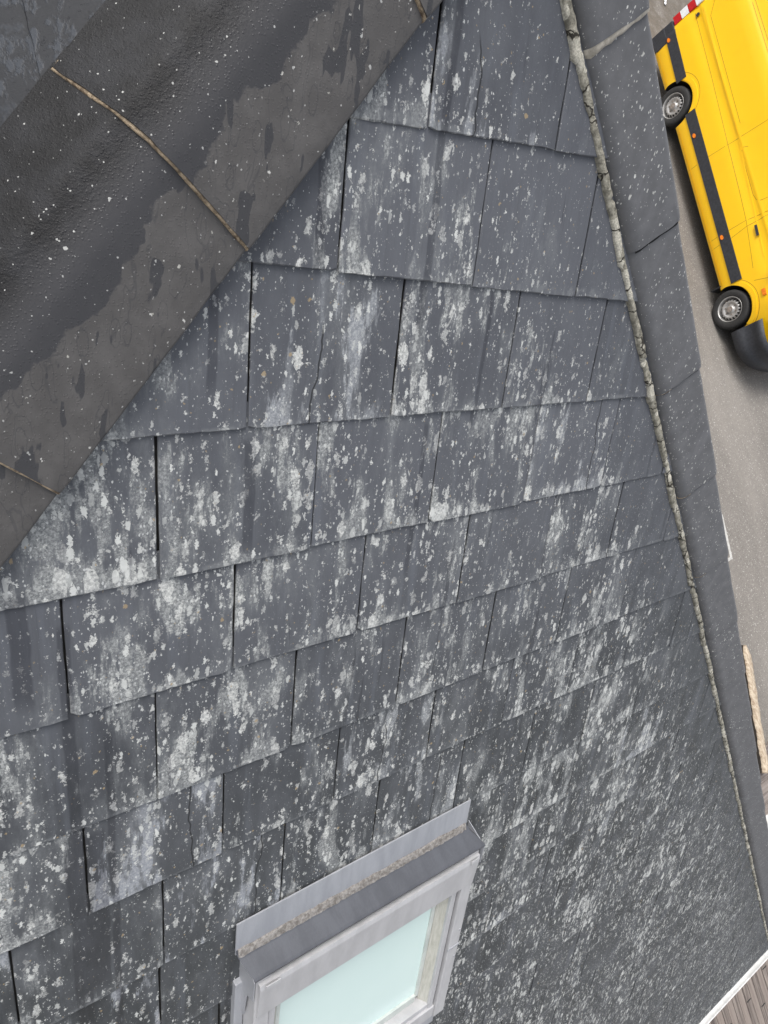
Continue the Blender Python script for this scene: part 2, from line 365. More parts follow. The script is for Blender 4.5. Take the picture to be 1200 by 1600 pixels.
class MB:
    def __init__(s): s.V = []; s.F = []; s.mi = []
    def add(s, V, F, m=0):
        b = len(s.V); s.V += [tuple(v) for v in V]; s.F += [tuple(i+b for i in f) for f in F]; s.mi += [m]*len(F)
    def box(s, a, b, m=0, bev=0.):
        x0, y0, z0 = a; x1, y1, z1 = b
        if bev <= 0:
            V = [(x, y, z) for z in (z0, z1) for y in (y0, y1) for x in (x0, x1)]
            s.add(V, [(0, 2, 3, 1), (4, 5, 7, 6), (0, 1, 5, 4), (2, 6, 7, 3), (0, 4, 6, 2), (1, 3, 7, 5)], m)
        else:
            bm = bmesh.new(); bmesh.ops.create_cube(bm, size=1)
            for v in bm.verts: v.co = Vector((x0+(v.co.x+.5)*(x1-x0), y0+(v.co.y+.5)*(y1-y0), z0+(v.co.z+.5)*(z1-z0)))
            bmesh.ops.bevel(bm, geom=bm.edges[:], offset=bev, segments=2, profile=.6, affect='EDGES')
            bm.verts.index_update(); s.add([v.co[:] for v in bm.verts], [[v.index for v in f.verts] for f in bm.faces], m); bm.free()
    def prism(s, poly, axis, a, b, m=0):
        n = len(poly)
        def P(u, v, t): return {0: (t, u, v), 1: (u, t, v), 2: (u, v, t)}[axis]
        V = [P(u, v, a) for u, v in poly]+[P(u, v, b) for u, v in poly]
        F = [tuple(range(n))[::-1], tuple(range(n, 2*n))]+[(i, (i+1) % n, n+(i+1) % n, n+i) for i in range(n)]
        s.add(V, F, m)
    def build(s, name, mat, parent=None, mw=None, smooth=False):
        me = mesh(name, s.V, s.F, smooth, s.mi if any(s.mi) else None)
        bm = bmesh.new(); bm.from_mesh(me); bmesh.ops.recalc_face_normals(bm, faces=bm.faces); bm.to_mesh(me); bm.free()
        return link(name, me, mat, parent, mw)

# plane frame: local x = down the slope (d), y = across to the picture's right, z = out of the slope
c, s = CP, SP
FR = Matrix(((0, -1, 0, 0), (c, 0, s, 0), (-s, 0, c, 0), (0, 0, 0, 1)))
FR.translation = CAM-Vector((0, s, c))*S
TT = .8066
CA, CB = .356, 1.556                         # the two hips: y+TT*d=CA, y-TT*d=CB
DAP, YAP = (CA-CB)/(2*TT), (CA+CB)/2
EAVE = 5.60
apex = FR @ Vector((DAP*S, YAP*S, 0))
def slope_mw(k):
    R = Matrix.Rotation(k*PI/2, 4, 'Z')
    return Matrix.Translation(apex) @ R @ Matrix.Translation(-apex) @ FR

house = thing('house', 'house with lichen-spotted grey slate hipped roof and a roof window', 'house', (apex.x, apex.y, 0))

def clip(poly, a, b, cc):
    """keep a*x+b*y<=cc"""
    outp = []
    for i in range(len(poly)):
        p, q = poly[i], poly[(i+1) % len(poly)]
        fp, fq = a*p[0]+b*p[1]-cc, a*q[0]+b*q[1]-cc
        if fp <= 0: outp.append(p)
        if (fp < 0 < fq) or (fq < 0 < fp):
            t = fp/(fp-fq); outp.append((p[0]+t*(q[0]-p[0]), p[1]+t*(q[1]-p[1])))
    return outp

ROWS = [-.62, -.38, -.142, .098, .341, .578, .804, 1.044, 1.265, 1.515]
while ROWS[-1] < EAVE-.1: ROWS.append(ROWS[-1]+.2401)
ROWS[-1] = EAVE+.02
TILT = {-.142: (-.045, .95), .098: (.028, .95), .341: (.004, .9)}
JOINT = {-.142: [.809, 1.117, 1.42], .098: [.66, .96, 1.262, 1.56], .341: [.512, .805, 1.099, 1.385], .578: [.078, .365, .652, .940, 1.231, 1.527], .804: [-.07, .217, .503, .784, 1.068, 1.355, 1.64],
         1.044: [.08, .359, .643, .924, 1.208, 1.496, 1.791], 1.265: [-.06, .227, .495, .774, 1.058, 1.335, 1.62, 1.90], 1.515: [.093, .370, .65, .916, 1.202, 1.49, 1.774, 2.061]}
DENS = {-.38: .85, -.142: .85, .098: .80, .341: .88, .578: 1.0}
WINBOX = (1.60, 2.40, .565, 1.275)           # slates are left out under the roof window

def slates(k, rng, front):
    V, F, A, E = [], [], [], []
    for ri, db in enumerate(ROWS):
        dt = (ROWS[ri-1] if ri else db-.24)-.045
        ylo, yhi = CA-TT*db-.05, CB+TT*db+.05
        js = list(JOINT.get(db, [])) if front else []
        if not js: js = [YAP+(.284*.5 if ri % 2 else 0)+rng.uniform(-.004, .004)+.0 if not front else (.075 if ri % 2 == 0 else .217)]
        while js[0] > ylo: js.insert(0, js[0]-.2845+rng.uniform(-.005, .005))
        while js[-1] < yhi: js.append(js[-1]+.2845+rng.uniform(-.005, .005))
        tl = TILT.get(db, (rng.uniform(-.004, .004), YAP)) if front else (0, 0)
        for j in range(len(js)-1):
            a, b = js[j]+rng.uniform(.0012, .0026), js[j+1]-rng.uniform(.0012, .0026)
            sd_ = rng.random()*99
            def B(y):      # ragged lower edge
                v = db+tl[0]*(y-tl[1])+(mnoise.noise((y*22+sd_, 3, 0)))*.0020+(mnoise.noise((y*90+sd_, 7, 0)))*.0018
                return v
            drop = rng.uniform(-.003, .003)
            pts = []
            nB = 22
            cl, cr = rng.choice((0, 0, 0, .002, .004, .010)), rng.choice((0, 0, 0, .002, .004, .009))
            for i in range(nB+1):
                y = a+(b-a)*i/nB; v = B(y)+drop
                if y-a < .012: v -= cl*(1-(y-a)/.012)
                if b-y < .012: v -= cr*(1-(b-y)/.012)
                pts.append((v, y))
            for i in range(1, 9):
                t = i/9; v = pts[nB][0]*(1-t)+dt*t; pts.append((v, b+mnoise.noise((v*18+sd_, 9, 2))*.0016))
            pts.append((dt, b)); pts.append((dt, a))
            for i in range(1, 9):
                t = i/9; v = dt*(1-t)+pts[0][0]*t; pts.append((v, a+mnoise.noise((v*18+sd_, 5, 4))*.0016))
            pts = clip(pts, -TT, -1, -(CA+.02)); 
            if len(pts) > 2: pts = clip(pts, -TT, 1, CB-.02)
            if len(pts) > 2: pts = clip(pts, 1, 0, EAVE+.02)
            if len(pts) < 3: continue
            if front:
                d0, d1, y0, y1 = WINBOX
                mn, mx = min(p[0] for p in pts), max(p[0] for p in pts)
                ym, yx = min(p[1] for p in pts), max(p[1] for p in pts)
                if mx > d0 and mn < d1 and yx > y0 and ym < y1:
                    ov = [(min(mx, d1)-max(mn, d0))]
                    cut = None
                    if ym < y0: cut = clip(pts, 0, 1, y0)
                    elif yx > y1: cut = clip(pts, 0, -1, -y1)
                    elif mn < d0-.03: cut = clip(pts, 1, 0, d0)
                    elif mx > d1+.03: cut = clip(pts, -1, 0, -d1)
                    if not cut or len(cut) < 3: continue
                    pts = cut
            lift = rng.uniform(0, .0018); tw = rng.uniform(-.004, .004)
            def Z(d, y): return .004+(d-dt)/(db-dt)*.0070+lift+(y-a)*tw
            th = .0042
            n = len(pts); bidx = len(V)
            # a slightly set-in top face makes the dressed (chamfered) edge
            cx = sum(p[0] for p in pts)/n; cy = sum(p[1] for p in pts)/n
            for (x, y) in pts: V.append((x*S, y*S, (Z(x, y)-th)*S))
            for (x, y) in pts: V.append((x*S, y*S, (Z(x, y)-.0016)*S))
            for (x, y) in pts:
                L = math.hypot(x-cx, y-cy)+1e-6; V.append(((x-(x-cx)/L*.0022)*S, (y-(y-cy)/L*.0022)*S, Z(x, y)*S))
            col = (rng.random(), rng.random())
            if front:
                dn = DENS.get(db, .92 if db < 2.2 else .85)*rng.uniform(.7, 1.18)
                if db > .5 and rng.random() < .10: dn *= .45
            else: dn = .5
            fs = [tuple(bidx+2*n+i for i in range(n))]
            for i in range(n):
                i2 = (i+1) % n
                fs.append((bidx+i, bidx+n+i, bidx+n+i2, bidx+i2)); fs.append((bidx+n+i, bidx+2*n+i, bidx+2*n+i2, bidx+n+i2))
            F += fs
            for q in range(3):
                for (x, y) in pts:
                    A.append((col[0], col[1], dn, 1)); E.append(((x-dt)/(db-dt), abs(2*(y-a)/(b-a)-1), (y-a)/(b-a), 1))
    me = mesh('slates', V, F)
    at = me.attributes.new('slate', 'FLOAT_COLOR', 'POINT'); at.data.foreach_set('color', [v for t in A for v in t])
    at = me.attributes.new('edge', 'FLOAT_COLOR', 'POINT'); at.data.foreach_set('color', [v for t in E for v in t])
    bm = bmesh.new(); bm.from_mesh(me); bmesh.ops.recalc_face_normals(bm, faces=bm.faces); bm.to_mesh(me); bm.free()
    return me

for k in range(4):
    rng = random.Random(11+k)
    kk = {0: 0, 1: 3, 2: 1, 3: 2}[k]          # 0 front, 3 = left slope in the picture, 1 = right slope
    mw = slope_mw(kk)
    sl = link('roof_slope', slates(kk, rng, k == 0), 'slate' if k == 0 else 'slate_wet', house, mw)
    if k == 0: sl['label'] = 'wide grey slate slope covered in white lichen, around the roof window'
    m = MB(); m.add([(DAP*S, YAP*S, -.002*S), (EAVE*S, (CA-TT*EAVE)*S, -.002*S), (EAVE*S, (CB+TT*EAVE)*S, -.002*S),
                     (DAP*S, YAP*S, -.05*S), (EAVE*S, (CA-TT*EAVE)*S, -.05*S), (EAVE*S, (CB+TT*EAVE)*S, -.05*S)], [(0, 1, 2), (5, 4, 3), (1, 4, 5, 2), (0, 3, 4, 1), (0, 2, 5, 3)])
    m.build('roof_deck', 'felt', house, mw)

# ------------------------------------------------------------------ hip caps
CW = .165          # leg width of a cap tile
L_ = math.hypot(1, TT)
UA = Vector((1/L_, -TT/L_, 0)); QA = Vector((-TT/L_, -1/L_, 0))     # left hip: downwards, outwards
UB = Vector((1/L_, TT/L_, 0)); QB = Vector((-TT/L_, 1/L_, 0))       # right hip
OA = Vector((0, .549, 0)); OB = Vector((0, 1.366, 0))               # near edge lines at d=0
BET = math.acos(CP*CP)                                              # turn between the two slopes
def profile(w, e0, e1, r, edge, n=9, cham=0., far=None):
    """outer profile: near edge, near leg, rounded crest, far leg; returns q,e,t"""
    P = []
    for i in range(6):
        t = i/5*PI/2; P.append((edge*(1-math.cos(t)), e0+(e1-e0)*.55*math.sin(t)))
    za = P[-1][1]
    g = (e1-za)/(w-edge)
    for i in range(1, 8): q = edge+(w-r-edge)*i/7; P.append((q, za+g*(q-edge)))
    a0 = math.atan(g); qs, es = P[-1]
    rr = r/math.tan((BET+a0)/2)*1.0 if False else r*1.15
    ang = a0
    for i in range(n):
        da = -(BET+a0)*((.12, .16, .12, .10, .05, .05, .08, .16, .16) if cham else (.111,)*9)[i]; st = (cham*(.10, .10, .12, .14, .16, .16, .14, .05, .03)[i] if cham else rr*(BET+a0)/n)
        ang += da/2; qs += math.cos(ang)*st; es += math.sin(ang)*st; ang += da/2
        P.append((qs, es))
    ll = far or w-.5*r*1.1
    for i in range(1, 7): P.append((qs+math.cos(-BET)*ll*i/6, es+math.sin(-BET)*ll*i/6))
    qs, es = P[-1]
    P.append((qs-.010, es-.010))
    out_ = []; acc = 0
    for i, p in enumerate(P):
        if i: acc += math.hypot(p[0]-P[i-1][0], p[1]-P[i-1][1])
        out_.append((p[0], p[1], acc))
    return [(q, e, t/acc) for q, e, t in out_]
def cap(O, U, Q, u0, u1, prof, mat, rng, name='hip_cap', lift=.010, wav=.0018, label=None):
    n = 26; V = []; A = []; rr = rng.random(); sd_ = rng.random()*50
    nP = len(prof)
    for layer in (0, 1):
        for i in range(n+1):
            t = i/n; u = u0+(u1-u0)*t
            for (q, e, tt) in prof:
                uu = u
                if i == n: uu += mnoise.noise((tt*9+sd_, 1, 0))*.003+mnoise.noise((tt*40+sd_, 1, 5))*.0012
                ee = e+.003+lift*t-(.013 if layer else 0)
                ee += mnoise.noise((u*7+sd_, q*9, 0))*.0012
                if i == n and not layer: ee -= .0015
                qq = q+mnoise.noise((u*14+sd_, 4, 1))*wav
                P = O+U*uu+Q*qq; V.append((P.x*S, P.y*S, ee*S)); A.append((tt, rr, 0, 1))
    F = []
    o2 = (n+1)*nP
    for i in range(n):
        for j in range(nP-1):
            a = i*nP+j; F.append((a, a+nP, a+nP+1, a+1)); F.append((o2+a, o2+a+1, o2+a+nP+1, o2+a+nP))
    for j in range(nP-1):
        for i in (0, n):
            a = i*nP+j; F.append((a, a+1, o2+a+1, o2+a))
    for i in range(n):
        for j in (0, nP-1):
            a = i*nP+j; F.append((a, a+nP, o2+a+nP, o2+a))
    me = mesh(name, V, F)
    at = me.attributes.new('prof', 'FLOAT_COLOR', 'POINT'); at.data.foreach_set('color', [v for t in A for v in t])
    bm = bmesh.new(); bm.from_mesh(me); bmesh.ops.recalc_face_normals(bm, faces=bm.faces)
    for f in bm.faces: f.smooth = True
    for e in bm.edges:
        if len(e.link_faces) == 2 and e.calc_face_angle() > .7: e.smooth = False
    bm.to_mesh(me); bm.free()
    o = link(name, me, mat, house, FR)
    if label: o['label'] = label
    return o
def joint_strip(O, U, Q, u, prof, mat, wd, rng, upto=1., lo=0., HS=(.006, .0095, .0055, -.004)):
    V = []; F = []; pts = [p for p in prof if lo <= p[2] <= upto]
    for (q, e, tt) in pts:
        ww = wd(tt)*(1+.35*mnoise.noise((tt*30, u*9, 1)))
        uo = mnoise.noise((tt*14, u*5, 3))*.0015
        for (du, de) in ((-.012, HS[0]), (ww*.6+uo, HS[1]), (ww+uo, HS[2]), (ww*1.05+uo, HS[3])):
            P = O+U*(u+du)+Q*q; V.append((P.x*S, P.y*S, (e+de)*S))
    for i in range(len(pts)-1):
        for j in range(3): a = i*4+j; F.append((a, a+4, a+5, a+1))
    link('joint_mortar_gap', mesh('joint_mortar_gap', V, F, True), mat, house, FR)

profA = profile(.155, .004, .043, .004, .008, cham=.090, far=.098); profB = profile(.135, -.006, .048, .014, .034)
QBoff = QB*.022
rngc = random.Random(5)
# joints on the left hip, u measured down the hip from d=0
def uof(O, U, d, y): return (Vector((d, y, 0))-O).dot(U)
ja = uof(OA, UA, .058, .484)
u_end = (EAVE-.0)/UA.x
us = [ja-.432*3+.432*i for i in range(0, 20)]; us = [u for u in us if u < u_end]+[u_end]
for i in range(len(us)-1):
    if us[i] < -1.05: continue
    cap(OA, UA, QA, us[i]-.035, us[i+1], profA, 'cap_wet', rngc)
    if i < 6: joint_strip(OA, UA, QA, us[i+1], profA, 'jmortar', lambda t: .0032 if t < .97 else .001, rngc, .97, .03)
jb = uof(OB, UB, .021, 1.40)
us = [jb-.42*3+.42*i for i in range(0, 21)]; us = [u for u in us if u < u_end]+[u_end]
for i in range(len(us)-1):
    if us[i] < -1.1: continue
    cap(OB+QBoff, UB, QB, us[i]-.035, us[i+1], profB, 'cap_dry', rngc, lift=.008)
    if abs(us[i+1]-(jb-.42)) < .01:
        joint_strip(OB+QBoff, UB, QB, us[i+1], profB, 'jmortar_pale', lambda t: .014*max(0., 1-t*1.6)+.003, rngc, .55, .0)
    if i < 16 and abs(us[i+1]-(jb-.42)) > .01: joint_strip(OB+QBoff, UB, QB, us[i+1], profB, 'well', lambda t: .0072, rngc, .54, .08, (.004, .0048, .0042, -.004))  # dark ribbons stand in for the shadow in the cap joints
    if i in (3, 4, 5): joint_strip(OB+QBoff, UB, QB, us[i+1], profB, 'jmortar', lambda t: .0022, rngc, .17, .0)
# other two hips
for kk in (2,):
    mw2 = slope_mw(kk)
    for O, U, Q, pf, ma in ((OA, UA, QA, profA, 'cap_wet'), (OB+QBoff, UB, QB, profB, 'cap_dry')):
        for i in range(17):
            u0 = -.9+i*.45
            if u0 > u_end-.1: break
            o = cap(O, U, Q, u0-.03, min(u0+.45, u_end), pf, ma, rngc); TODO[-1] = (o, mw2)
# mortar bead along the right hip
V = []; F = []; nU = 900; u0, u1 = -.95, u_end
for i in range(nU+1):
    u = u0+(u1-u0)*i/nU
    le = mnoise.noise((u*9, 1, 1))*.004+mnoise.noise((u*38, 2, 1))*.0035+mnoise.noise((u*110, 2, 1))*.0025
    wdt = .021+mnoise.noise((u*5, 6, 1))*.006+mnoise.noise((u*60, 6, 1))*.003
    # the bead pushes out at each tile end
    for jn in range(-3, 16):
        x = u-(jb+.42*jn)
        if -.10 < x < .01: le -= .006*(1+x/.10)
    hh = .016+mnoise.noise((u*13, 8, 1))*.003
    if i % 47 == 0: hh -= .006
    for (f, z) in ((0, .006), (.03, hh*.75), (.10, hh), (.45, hh+.0005), (.72, hh+.001+mnoise.noise((u*90, 8, 1))*.001), (.90, hh-.003), (1.05, hh-.018)):
        P = OB+UB*u+QB*(le-.004+(wdt-le)*f); V.append((P.x*S, P.y*S, (z+mnoise.noise((u*70, f*5, 3))*.003)*S))
for i in range(nU):
    for j in range(6): a = i*7+j; F.append((a, a+1, a+8, a+7))
link('hip_mortar', mesh('hip_mortar', V, F, True), 'mortar', house, FR)

# ------------------------------------------------------------------ roof window (child of the house; its pieces are sub-parts)
def box_(a, b, bev=.0015):
    m = MB(); m.box([v*S for v in a], [v*S for v in b], 0, bev*S); return m
win_fr = MB()
Y0, Y1 = .556, 1.283; WD0, WD1 = 1.638, 2.372
# outer frame: two side rails and bottom rail of cladding
win_fr.box([1.64*S, (Y0+.004)*S, .0], [WD1*S, (Y0+.046)*S, .074*S], 0, .003*S)
win_fr.box([1.64*S, (Y1-.046)*S, .0], [WD1*S, (Y1-.004)*S, .074*S], 0, .003*S)
win_fr.box([(WD1-.05)*S, (Y0+.046)*S, .0], [(WD1+.002)*S, (Y1-.046)*S, .068*S], 0, .003*S)
win = win_fr.build('roof_window', 'alu', house, FR)
def sub(m, name, mat, smooth=False):
    return m.build(name, mat, win, FR, smooth)
# flashing plate on the slates above the window, with water stains
m = MB(); m.box([1.500*S, .533*S, .0165*S], [1.600*S, 1.262*S, .0205*S]); sub(m, 'flashing_plate', 'zinc')
# kick-up flashing, curved, with folded cheeks
prof = [(1.585, .0205), (1.595, .024), (1.604, .033), (1.611, .046), (1.618, .062), (1.625, .078), (1.629, .083), (1.634, .083), (1.634, .079)]
V = []; F = []
for (d, e) in prof:
    t = min(1, max(0, (e-.0205)/.062))
    V += [(d*S, (.533+(Y0-.004-.533)*t)*S, e*S), (d*S, (1.262+(Y1+.006-1.262)*t)*S, e*S)]
for i in range(len(prof)-1): F.append((2*i, 2*i+1, 2*i+3, 2*i+2))
nb = len(V)
for (d, e) in prof:
    t = min(1, max(0, (e-.0205)/.062))
    V += [(d*S, (.533+(Y0-.004-.533)*t)*S, .004*S), (d*S, (1.262+(Y1+.006-1.262)*t)*S, .004*S)]
for i in range(len(prof)-1):
    F.append((2*i, 2*i+2, nb+2*i+2, nb+2*i)); F.append((2*i+1, nb+2*i+1, nb+2*i+3, 2*i+3))
link('flashing_kick', mesh('flashing_kick', V, F, False), 'zinc_dark', win, FR)
# cheeks: tall side plates running down a little
for yy in (Y0-.004, Y1+.004):
    m = MB(); m.prism([(1.600*S, .004*S), (1.634*S, .083*S), (1.70*S, .080*S), (1.715*S, .050*S), (1.80*S, .040*S), (1.80*S, .004*S)], 1, (yy-.0012)*S, (yy+.0012)*S)
    sub(m, 'flashing_cheek', 'zinc')
# side flashings under the rails
m = MB(); m.box([1.70*S, (Y0-.022)*S, .004*S], [2.42*S, (Y0+.002)*S, .026*S], 0, .002); m.box([1.70*S, (Y1-.002)*S, .004*S], [2.42*S, (Y1+.022)*S, .026*S], 0, .002)
m.box([2.36*S, (Y0-.02)*S, .014*S], [2.52*S, (Y1+.02)*S, .024*S], 0, .002)
sub(m, 'side_flashing', 'zinc')
# silt and moss lying along the foot of the kick
V = []; F = []; nn = 120
for i in range(nn+1):
    y = .537+(1.256-.537)*i/nn
    a = .006+.005*mnoise.noise((y*16, 1, 0))+.004*mnoise.noise((y*60, 1, 0))
    for (dd, z) in ((-a, .0207), (-a*.8, .0235), (-a*.2, .0255+.002*mnoise.noise((y*50, 3, 0))), (.004, .0275), (.015+.004*mnoise.noise((y*70, 3, 4)), .0315)):
        V.append(((1.589+dd)*S, y*S, (z+.0010*mnoise.noise((y*150, dd*50, 0)))*S))
for i in range(nn):
    for j in range(4): q = i*5+j; F.append((q, q+1, q+6, q+5))
link('silt_line', mesh('silt_line', V, F, True), 'moss', win, FR)
# dark gap, then the pale top hood of the sash with its clips
m = MB(); m.box([1.634*S, (Y0+.006)*S, .02*S], [1.660*S, (Y1-.006)*S, .060*S]); sub(m, 'frame_gap', 'alu_dark')
m = MB()
m.prism([(1.657*S, .05*S), (1.657*S, .084*S), (1.670*S, .086*S), (1.676*S, .086*S), (1.775*S, .079*S), (1.783*S, .074*S), (1.783*S, .05*S)], 1, (Y0+.010)*S, (Y1-.010)*S)
hood = sub(m, 'top_hood', 'alu')
m = MB(); m.box([1.655*S, (Y0+.022)*S, .0895*S], [1.669*S, (Y0+.060)*S, .0925*S], 0, .001); m.box([1.655*S, (Y1-.050)*S, .0895*S], [1.669*S, (Y1-.022)*S, .0925*S], 0, .001)
sub(m, 'hood_clip', 'alu')
# sash inside the rails
m = MB()
m.box([1.78*S, (Y0+.052)*S, .02*S], [2.33*S, (Y0+.070)*S, .064*S], 0, .002*S); m.box([1.78*S, (Y1-.072)*S, .02*S], [2.33*S, (Y1-.052)*S, .064*S], 0, .002*S)
m.box([2.302*S, (Y0+.071)*S, .02*S], [2.33*S, (Y1-.071)*S, .060*S], 0, .002*S)
sub(m, 'sash_frame', 'alu')
m = MB()
m.box([1.78*S, (Y0+.0465)*S, .01*S], [2.318*S, (Y0+.0515)*S, .060*S]); m.box([1.78*S, (Y1-.0515)*S, .01*S], [2.318*S, (Y1-.0465)*S, .060*S])
sub(m, 'gasket', 'alu_dark')
m = MB()
m.prism([((Y1-.072)*S, .055*S), ((Y1-.072)*S, .02*S), ((Y1-.090)*S, .02*S), ((Y1-.090)*S, .030*S), ((Y1-.084)*S, .036*S)], 0, 1.78*S, 2.302*S)
m.prism([((Y0+.070)*S, .055*S), ((Y0+.070)*S, .02*S), ((Y0+.096)*S, .02*S), ((Y0+.096)*S, .030*S)], 0, 1.78*S, 2.302*S)
sub(m, 'glazing_bead', 'sashwood')
m = MB()
m.box([1.78*S, (Y1-.104)*S, .018*S], [2.285*S, (Y1-.0905)*S, .029*S], 0, .001); m.box([1.78*S, (Y0+.0965)*S, .018*S], [2.285*S, (Y0+.108)*S, .029*S], 0, .001)
m.box([2.272*S, (Y0+.1085)*S, .018*S], [2.302*S, (Y1-.1045)*S, .031*S], 0, .001)
sub(m, 'inner_frame', 'plastic_pale')
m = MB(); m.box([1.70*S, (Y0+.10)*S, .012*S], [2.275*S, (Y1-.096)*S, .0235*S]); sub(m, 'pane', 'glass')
# screw heads on the right rail
m = MB()
for (d, y) in ((1.98, Y1-.012), (2.10, Y1-.012), (1.98, Y0+.012), (2.10, Y0+.012)):
    m.prism([(d*S+.0035*math.cos(t*PI/4), y*S+.0035*math.sin(t*PI/4)) for t in range(8)], 2, .0735*S, .0760*S)
sub(m, 'screw', 'zinc')
m = MB(); m.box([2.045*S, (Y1-.050)*S, .0740*S], [2.052*S, (Y1-.004)*S, .0765*S]); sub(m, 'rail_joint', 'zinc')

# ------------------------------------------------------------------ eaves, walls
for kk in range(4):
    mw = slope_mw(kk); ya, yb = (CA-TT*EAVE)*S, (CB+TT*EAVE)*S
    mid, hw = (ya+yb)/2, (yb-ya)/2
    # gutter: white half-round channel with a rolled lip, swept along the eave
    prof = []
    for i in range(11):
        t = -PI*.02+PI*1.04*i/10; prof.append((-.034*math.cos(t), -.034*math.sin(t)))
    prof = [(p[0], p[1]) for p in prof]
    ci, si = math.cos(-PITCH), math.sin(-PITCH)
    V = []; F = []
    # work in level coords: x outwards, z up, then turn into the slope frame
    base = Vector((EAVE*S, 0, 0))
    def lv(x, y, z): return (base.x+x*CP-z*SP, y, x*SP+z*CP)
    full = prof+[(.040, .005), (.040, -.003), (.031, -.003)]+[(p[0]*.90, p[1]*.90) for p in prof[::-1]]
    nn = len(full)
    for yy in (mid-hw-.0, mid+hw+.0):
        for (x, z) in full: V.append(lv(x+.048, yy, z-.020))
    for i in range(nn): F.append((i, (i+1) % nn, nn+(i+1) % nn, nn+i))
    F.append(tuple(range(nn))); F.append(tuple(range(nn, 2*nn)))
    gl = link('gutter', mesh('gutter', V, F), 'white', house, mw)
    V = []; 
    for yy in (mid-hw+.02, mid+hw-.02):
        for (x, z) in ((.020, -.010), (.020, -.20), (-.005, -.20), (-.005, -.020)): V.append(lv(x, yy, z-.014))
    link('fascia', mesh('fascia', V, [(0, 1, 5, 4), (1, 2, 6, 5), (2, 3, 7, 6), (3, 0, 4, 7), (0, 3, 2, 1), (4, 5, 6, 7)]), 'white', house, mw)
ev = FR @ Vector((EAVE*S, YAP*S, 0)); zE = ev.z-.20
hw = ev.y-apex.y
m = MB(); q = hw-.45
for (x0, x1, y0, y1) in ((-q, q, q-.3, q), (-q, q, -q, -q+.3), (-q, -q+.3, -q+.3, q-.3), (q-.3, q, -q+.3, q-.3)):
    m.box((apex.x+x0, apex.y+y0, 0), (apex.x+x1, apex.y+y1, zE+.05))
TODO_W = Matrix.Identity(4)
m.build('wall', 'render', house, TODO_W)
m = MB(); m.box((apex.x-hw+.01, apex.y-hw+.01, zE-.02), (apex.x+hw-.01, apex.y+hw-.01, zE+.0)); m.build('soffit', 'white', house, TODO_W)
for sx in (-1, 1):
    m = MB(); yc = apex.y+q; xc = apex.x+sx*2.1
    m.box((xc-.6, yc+.002, .9), (xc+.6, yc+.06, 2.1), 0, .01); fo = m.build('window', 'white', house, TODO_W)
    m = MB(); m.box((xc-.52, yc+.061, .98), (xc-.03, yc+.064, 2.02)); m.box((xc+.03, yc+.061, .98), (xc+.52, yc+.064, 2.02)); m.build('pane', 'darkglass', fo, TODO_W)
m = MB(); m.box((apex.x-.5, apex.y+q+.002, .16), (apex.x+.5, apex.y+q+.06, 2.15), 0, .01); m.build('door', 'alu', house, TODO_W)

# ------------------------------------------------------------------ ground
def sheet(name, x0, x1, y0, y1, z, mat, nx=1, ny=1):
    V = [(x0+(x1-x0)*i/nx, y0+(y1-y0)*j/ny, z) for j in range(ny+1) for i in range(nx+1)]
    F = [(j*(nx+1)+i, j*(nx+1)+i+1, (j+1)*(nx+1)+i+1, (j+1)*(nx+1)+i) for j in range(ny) for i in range(nx)]
    o = link(name, mesh(name, V, F), mat); o['kind'] = 'structure'; return o
sheet('ground', -400, 400, -400, 400, -.008, 'gravel')
sheet('road', -24, -6.2, -120, 120, 0.0, 'asphalt')
m = MB()
m.box((-11.95, .45, .0015), (-11.35, .57, .005)); m.box((-11.47, .57, .0015), (-11.35, .97, .005))
o = MB(); 
o.add([(-11.44, .20, .004), (-11.385, .19, .004), (-11.245, .93, .004), (-11.31, .95, .004)], [(0, 1, 2, 3)])
o.add([(-11.25, .90, .0045), (-11.26, .945, .0045), (-10.90, 1.0, .0045), (-10.90, .95, .0045)], [(0, 1, 2, 3)])
ob = o.build('road_marking', 'roadpaint'); ob['kind'] = 'structure'

# deck
def boards(x0, x1, y0, y1, z, along, wdt, rng, mat, parent, name='deck_boards', slots=True):
    m = MB(); A = []
    p = x0 if along == 'y' else y0; e = x1 if along == 'y' else y1
    i = 0; S2 = MB()
    while p < e:
        zz = z+rng.uniform(-.002, .002)
        n0 = len(m.V)
        if along == 'y': m.box((p+.005, y0, zz-.028), (p+wdt-.005, y1, zz), 0, .005)
        else: m.box((x0, p+.003, zz-.028), (x1, p+wdt-.003, zz), 0, .003)
        if slots and i % 2 == 0 and along == 'y':
            yy = y0+rng.uniform(.0, .5)
            while yy < y1-.1:
                m.box((p+.016, yy, zz-.002), (p+wdt-.016, yy+.014, zz+.0015), 1); yy += rng.uniform(.42, .62)
        c_ = (rng.random(), rng.random(), (1 if i % 2 else 0)*.75+rng.random()*.25, 1)
        A += [c_]*(len(m.V)-n0)
        p += wdt; i += 1
    ob = m.build(name, [mat, 'well'], parent, TODO_W)
    at = ob.data.attributes.new('slate', 'FLOAT_COLOR', 'POINT'); at.data.foreach_set('color', [v for t in A for v in t])
    return ob
rd = random.Random(3)
deck = thing('wooden_deck', 'weathered grey-brown board deck below the white gutter', 'deck', (-5, 5.5, 0))
boards(-10.3, -1.5, 4.62, 9.0, .12, 'y', .128, rd, 'deck', deck)
boards(-11.6, -9.3, 3.72, 4.60, .118, 'x', .14, rd, 'deckx', deck, 'step_boards', False)
m = MB(); 
for yy in (4.7, 5.8, 6.9, 8.0, 8.9): m.box((-10.25, yy, 0.001), (-1.55, yy+.06, .09))
m.box((-11.5, 3.75, .001), (-9.35, 3.8, .088)); m.box((-11.5, 4.5, .001), (-9.35, 4.55, .088))
m.build('deck_joist', 'deckx', deck, TODO_W)

